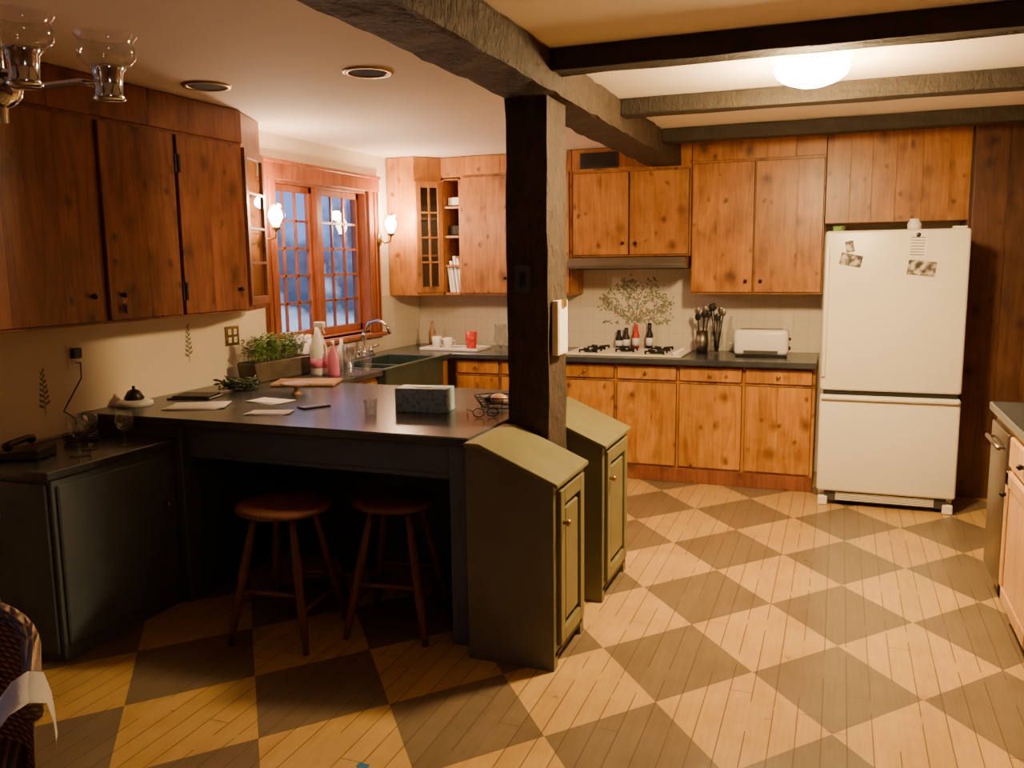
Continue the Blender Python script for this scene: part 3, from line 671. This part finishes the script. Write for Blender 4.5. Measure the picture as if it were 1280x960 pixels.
cup("red_cup",-2.79,6.38,Z+.0125,.05,.14,REDP,False)
cup("coffee_mug",-3.12,6.42,Z+.0125,.042,.09,WPLAST);cup("coffee_mug",-3.00,6.38,Z+.0125,.04,.085,WPLAST)
b=B("oil_bottle");b.lathe([(0,0),(.03,0),(.032,.12),(.012,.17),(.012,.22),(0,.22)],(-3.25,6.6,Z),BOARD);b.done()
b=B("glass_pitcher");b.lathe([(0,0),(.05,0),(.06,.08),(.045,.17),(.05,.21),(.047,.21),(.042,.17),(.056,.08),(0,.006)],(-2.56,6.45,Z),GLASS);b.tube([(-2.51,6.45,Z+.18),(-2.46,6.45,Z+.15),(-2.47,6.45,Z+.08),(-2.505,6.45,Z+.06)],.006,GLASS);b.done()
for x,h,m in ((-1.66,.15,IRON),(-1.60,.17,BLACK),(-1.52,.20,REDP),(-1.41,.21,BLACK)):
    b=B("condiment_bottle");b.lathe([(0,0),(.026,0),(.028,h*.55),(.014,h*.75),(.016,h*.8),(.016,h),(0,h)],(x,6.79,.9205),m,16)
    b.lathe([(.0285,h*.15),(.0292,h*.15),(.0292,h*.45),(.0285,h*.45)],(x,6.79,.9205),PAPER,16);b.done()
for cx in (-.97,-.86):
    b=B("utensil_jar");b.lathe([(0,0),(.045,0),(.05,.08),(.045,.17),(.042,.17),(.046,.08),(0,.008)],(cx,6.62,Z),STEEL if cx<-.9 else GLASS,20)
    for k in range(5):
        a=k*1.257+cx*9;L=random.uniform(.24,.34);tx,ty=math.cos(a)*.045,math.sin(a)*.04
        b.tube([(cx+tx*.2,6.62+ty*.2,Z+.015),(cx+tx,6.62+ty,Z+L)],.005,IRON,6);b.sphere((cx+tx,6.62+ty,Z+L+.02),.022,random.choice([IRON,BLACK,STEEL]),(1,.3,1.4))
    b.done()
b=B("oil_bottle");b.lathe([(0,0),(.035,0),(.035,.15),(.013,.2),(.013,.27),(.016,.28),(0,.28)],(-.765,6.69,Z),GLASS);b.done()
b=B("toaster",T((-.52,6.50,Z)));b.box(-.19,.19,-.085,.085,.015,.20,WPLAST,.03,seg=3)
for y in (-.035,.035): b.box(-.15,.15,y-.012,y+.012,.196,.2015,BLACK)
b.box(-.18,.18,-.08,.08,0,.02,BLACK,.004);b.box(.188,.205,-.02,.02,.12,.14,BLACK,.003);b.lathe([(0,0),(.015,0),(.012,.012),(0,.012)],(0,0,0),BLACK,14,T((.19,.03,.06))@RY(90));b.box(-.12,.12,-.0875,-.084,.03,.05,STEEL);b.done()
ZD=.8205
wineglass(-3.05,2.72,.18,ZD,.048);wineglass(-3.02,2.95,.15,ZD,.042);wineglass(-3.12,2.84,.17,ZD,.045)
b=B("telephone",T((-3.25,2.62,ZD))@RZ(20));b.prism([(-.10,0),(.10,0),(.10,.05),(-.10,.03)],-.08,.08,BLACK,'y',bev=.008)
b.tube([(-.02,-.09,.065),(-.02,-.06,.075),(-.02,.06,.075),(-.02,.09,.065)],[.022,.014,.014,.022],BLACK,10);b.done()
b=B("coiled_cable")
b.tube([(-3.30+.08*math.cos(i*.35)*(1+.1*math.sin(i)),2.96+.07*math.sin(i*.35),ZD+.006+.0006*i) for i in range(60)],.004,BLACK,6);b.done()
b=B("phone_charger_cord")
b.tube([(-3.472,3.12,1.17),(-3.44,3.12,1.17),(-3.40,3.08,1.10),(-3.42,3.02,1.0),(-3.44,3.0,.95),(-3.46,3.08,.90),(-3.47,3.09,.87)],.0035,BLACK,6);b.box(-3.476,-3.45,3.095,3.145,1.19,1.24,BLACK,.004);b.done()
b=B("desk_bell",T((-3.38,3.38,Z)));b.lathe([(0,0),(.09,0),(.09,.02),(.06,.03),(0,.03)],(0,0,0),WPLAST,24);b.lathe([(.045,.03),(.05,.04),(.03,.075),(.008,.085),(.008,.10),(0,.102)],(0,0,0),BLACK,20);b.done()
def outlet(name,M,w=.075,h=.12,n=1):
    b=B(name,M);b.box(-w/2,w/2,-.006,0,-h/2,h/2,BRASS if n==2 else CREAM,.003)
    for k in range(n):
        x=(k-(n-1)/2)*.05
        for z in (-.025,.025): b.box(x-.014,x+.014,-.009,-.005,z-.016,z+.016,WPLAST,.003);b.box(x-.006,x-.004,-.0095,-.008,z-.006,z+.006,BLACK);b.box(x+.004,x+.006,-.0095,-.008,z-.006,z+.006,BLACK)
    b.done()
ML=lambda y,z:T((XL+.012,y,z))@RZ(90)
outlet("wall_outlet",ML(3.12,1.20));outlet("wall_outlet",ML(4.30,1.20),.13,.12,2);outlet("wall_outlet",ML(2.62,1.22),.075,.12,1)
outlet("wall_outlet",T((-.36,YB-.012,1.15)))
b=B("light_switch",T((-1.285,3.505,1.555)));b.box(-.035,.035,-.004,.003,-.06,.06,VENT,.003);b.box(-.015,.015,-.008,-.003,-.03,.03,BLACK,.002);b.box(-.004,.004,-.016,-.006,-.006,.01,BLACK,.001);b.done()
b=B("notice_pad",T((-1.168,3.62,1.34)));b.box(.0,.03,-.07,.07,-.12,.12,CREAM,.003);b.box(.03,.032,-.06,.06,-.11,.09,PAPER)
b.box(.028,.042,-.02,.02,.09,.125,BRASS,.002);b.done()
b=B("blue_paper_scrap",T((-1.40,2.25,0.0005)));b.box(-.02,.02,-.012,.012,0,.001,plain("blue_scrap",(.02,.15,.35),.6));b.done()
b=B("added_fill_pendant");b.tube([(.3,.2,ZC),(.3,.2,2.2)],.006,BRASS);b.lathe([(.03,.14),(.06,.12),(.14,0),(.135,0),(.055,.115)],(.3,.2,2.06),CREAM,28);b.sphere((.3,.2,2.12),.03,CREAM);o=b.done()  # unseen pendant added to house a faint ambient fill
adopt(light("added_fill_light",(.3,.2,2.02),5,(1,.84,.72),.06),o)  # weak fill light added for ambient brightness
# ---------------------------------------------------------------- world (dusk)
w=bpy.data.worlds.new("dusk");scene.world=w;w.use_nodes=True;nt=w.node_tree;bg=nt.nodes["Background"]
tc=nt.nodes.new("ShaderNodeTexCoord");sp=nt.nodes.new("ShaderNodeSeparateXYZ");nt.links.new(tc.outputs["Generated"],sp.inputs[0])
nz=nt.nodes.new("ShaderNodeTexNoise");nz.inputs["Scale"].default_value=26;nz.inputs["Detail"].default_value=6;nt.links.new(tc.outputs["Generated"],nz.inputs["Vector"])
ma=nt.nodes.new("ShaderNodeMath");ma.operation='MULTIPLY_ADD';nt.links.new(nz.outputs["Fac"],ma.inputs[0]);ma.inputs[1].default_value=.22;nt.links.new(sp.outputs[2],ma.inputs[2])
rp=nt.nodes.new("ShaderNodeValToRGB");e=rp.color_ramp.elements
for _ in range(3): e.new(.5)
for i,(p,c) in enumerate(((.03,(.42,.54,.78)),(.055,(.22,.30,.50)),(.08,(.035,.06,.12)),(.135,(.07,.12,.24)),(.18,(.17,.32,.78)))): e[i].position=p;e[i].color=(*c,1)
nt.links.new(ma.outputs[0],rp.inputs[0]);nt.links.new(rp.outputs[0],bg.inputs[0]);bg.inputs[1].default_value=1.9
# ---------------------------------------------------------------- camera
yaw,pt,rl=.3652,.1418,-.0123
Fv=Vector((-math.sin(yaw)*math.cos(pt),math.cos(yaw)*math.cos(pt),-math.sin(pt)));R=Vector((math.cos(yaw),math.sin(yaw),0));U=R.cross(Fv)
R2=R*math.cos(rl)+U*math.sin(rl);U2=-R*math.sin(rl)+U*math.cos(rl)
cd=bpy.data.cameras.new("camera");cd.sensor_width=36;cd.lens=1069.7*36/1280;cd.clip_start=.05
co=bpy.data.objects.new("camera",cd);scene.collection.objects.link(co)
co.matrix_world=Matrix(((R2.x,U2.x,-Fv.x,0),(R2.y,U2.y,-Fv.y,0),(R2.z,U2.z,-Fv.z,1.63),(0,0,0,1)))
scene.camera=co
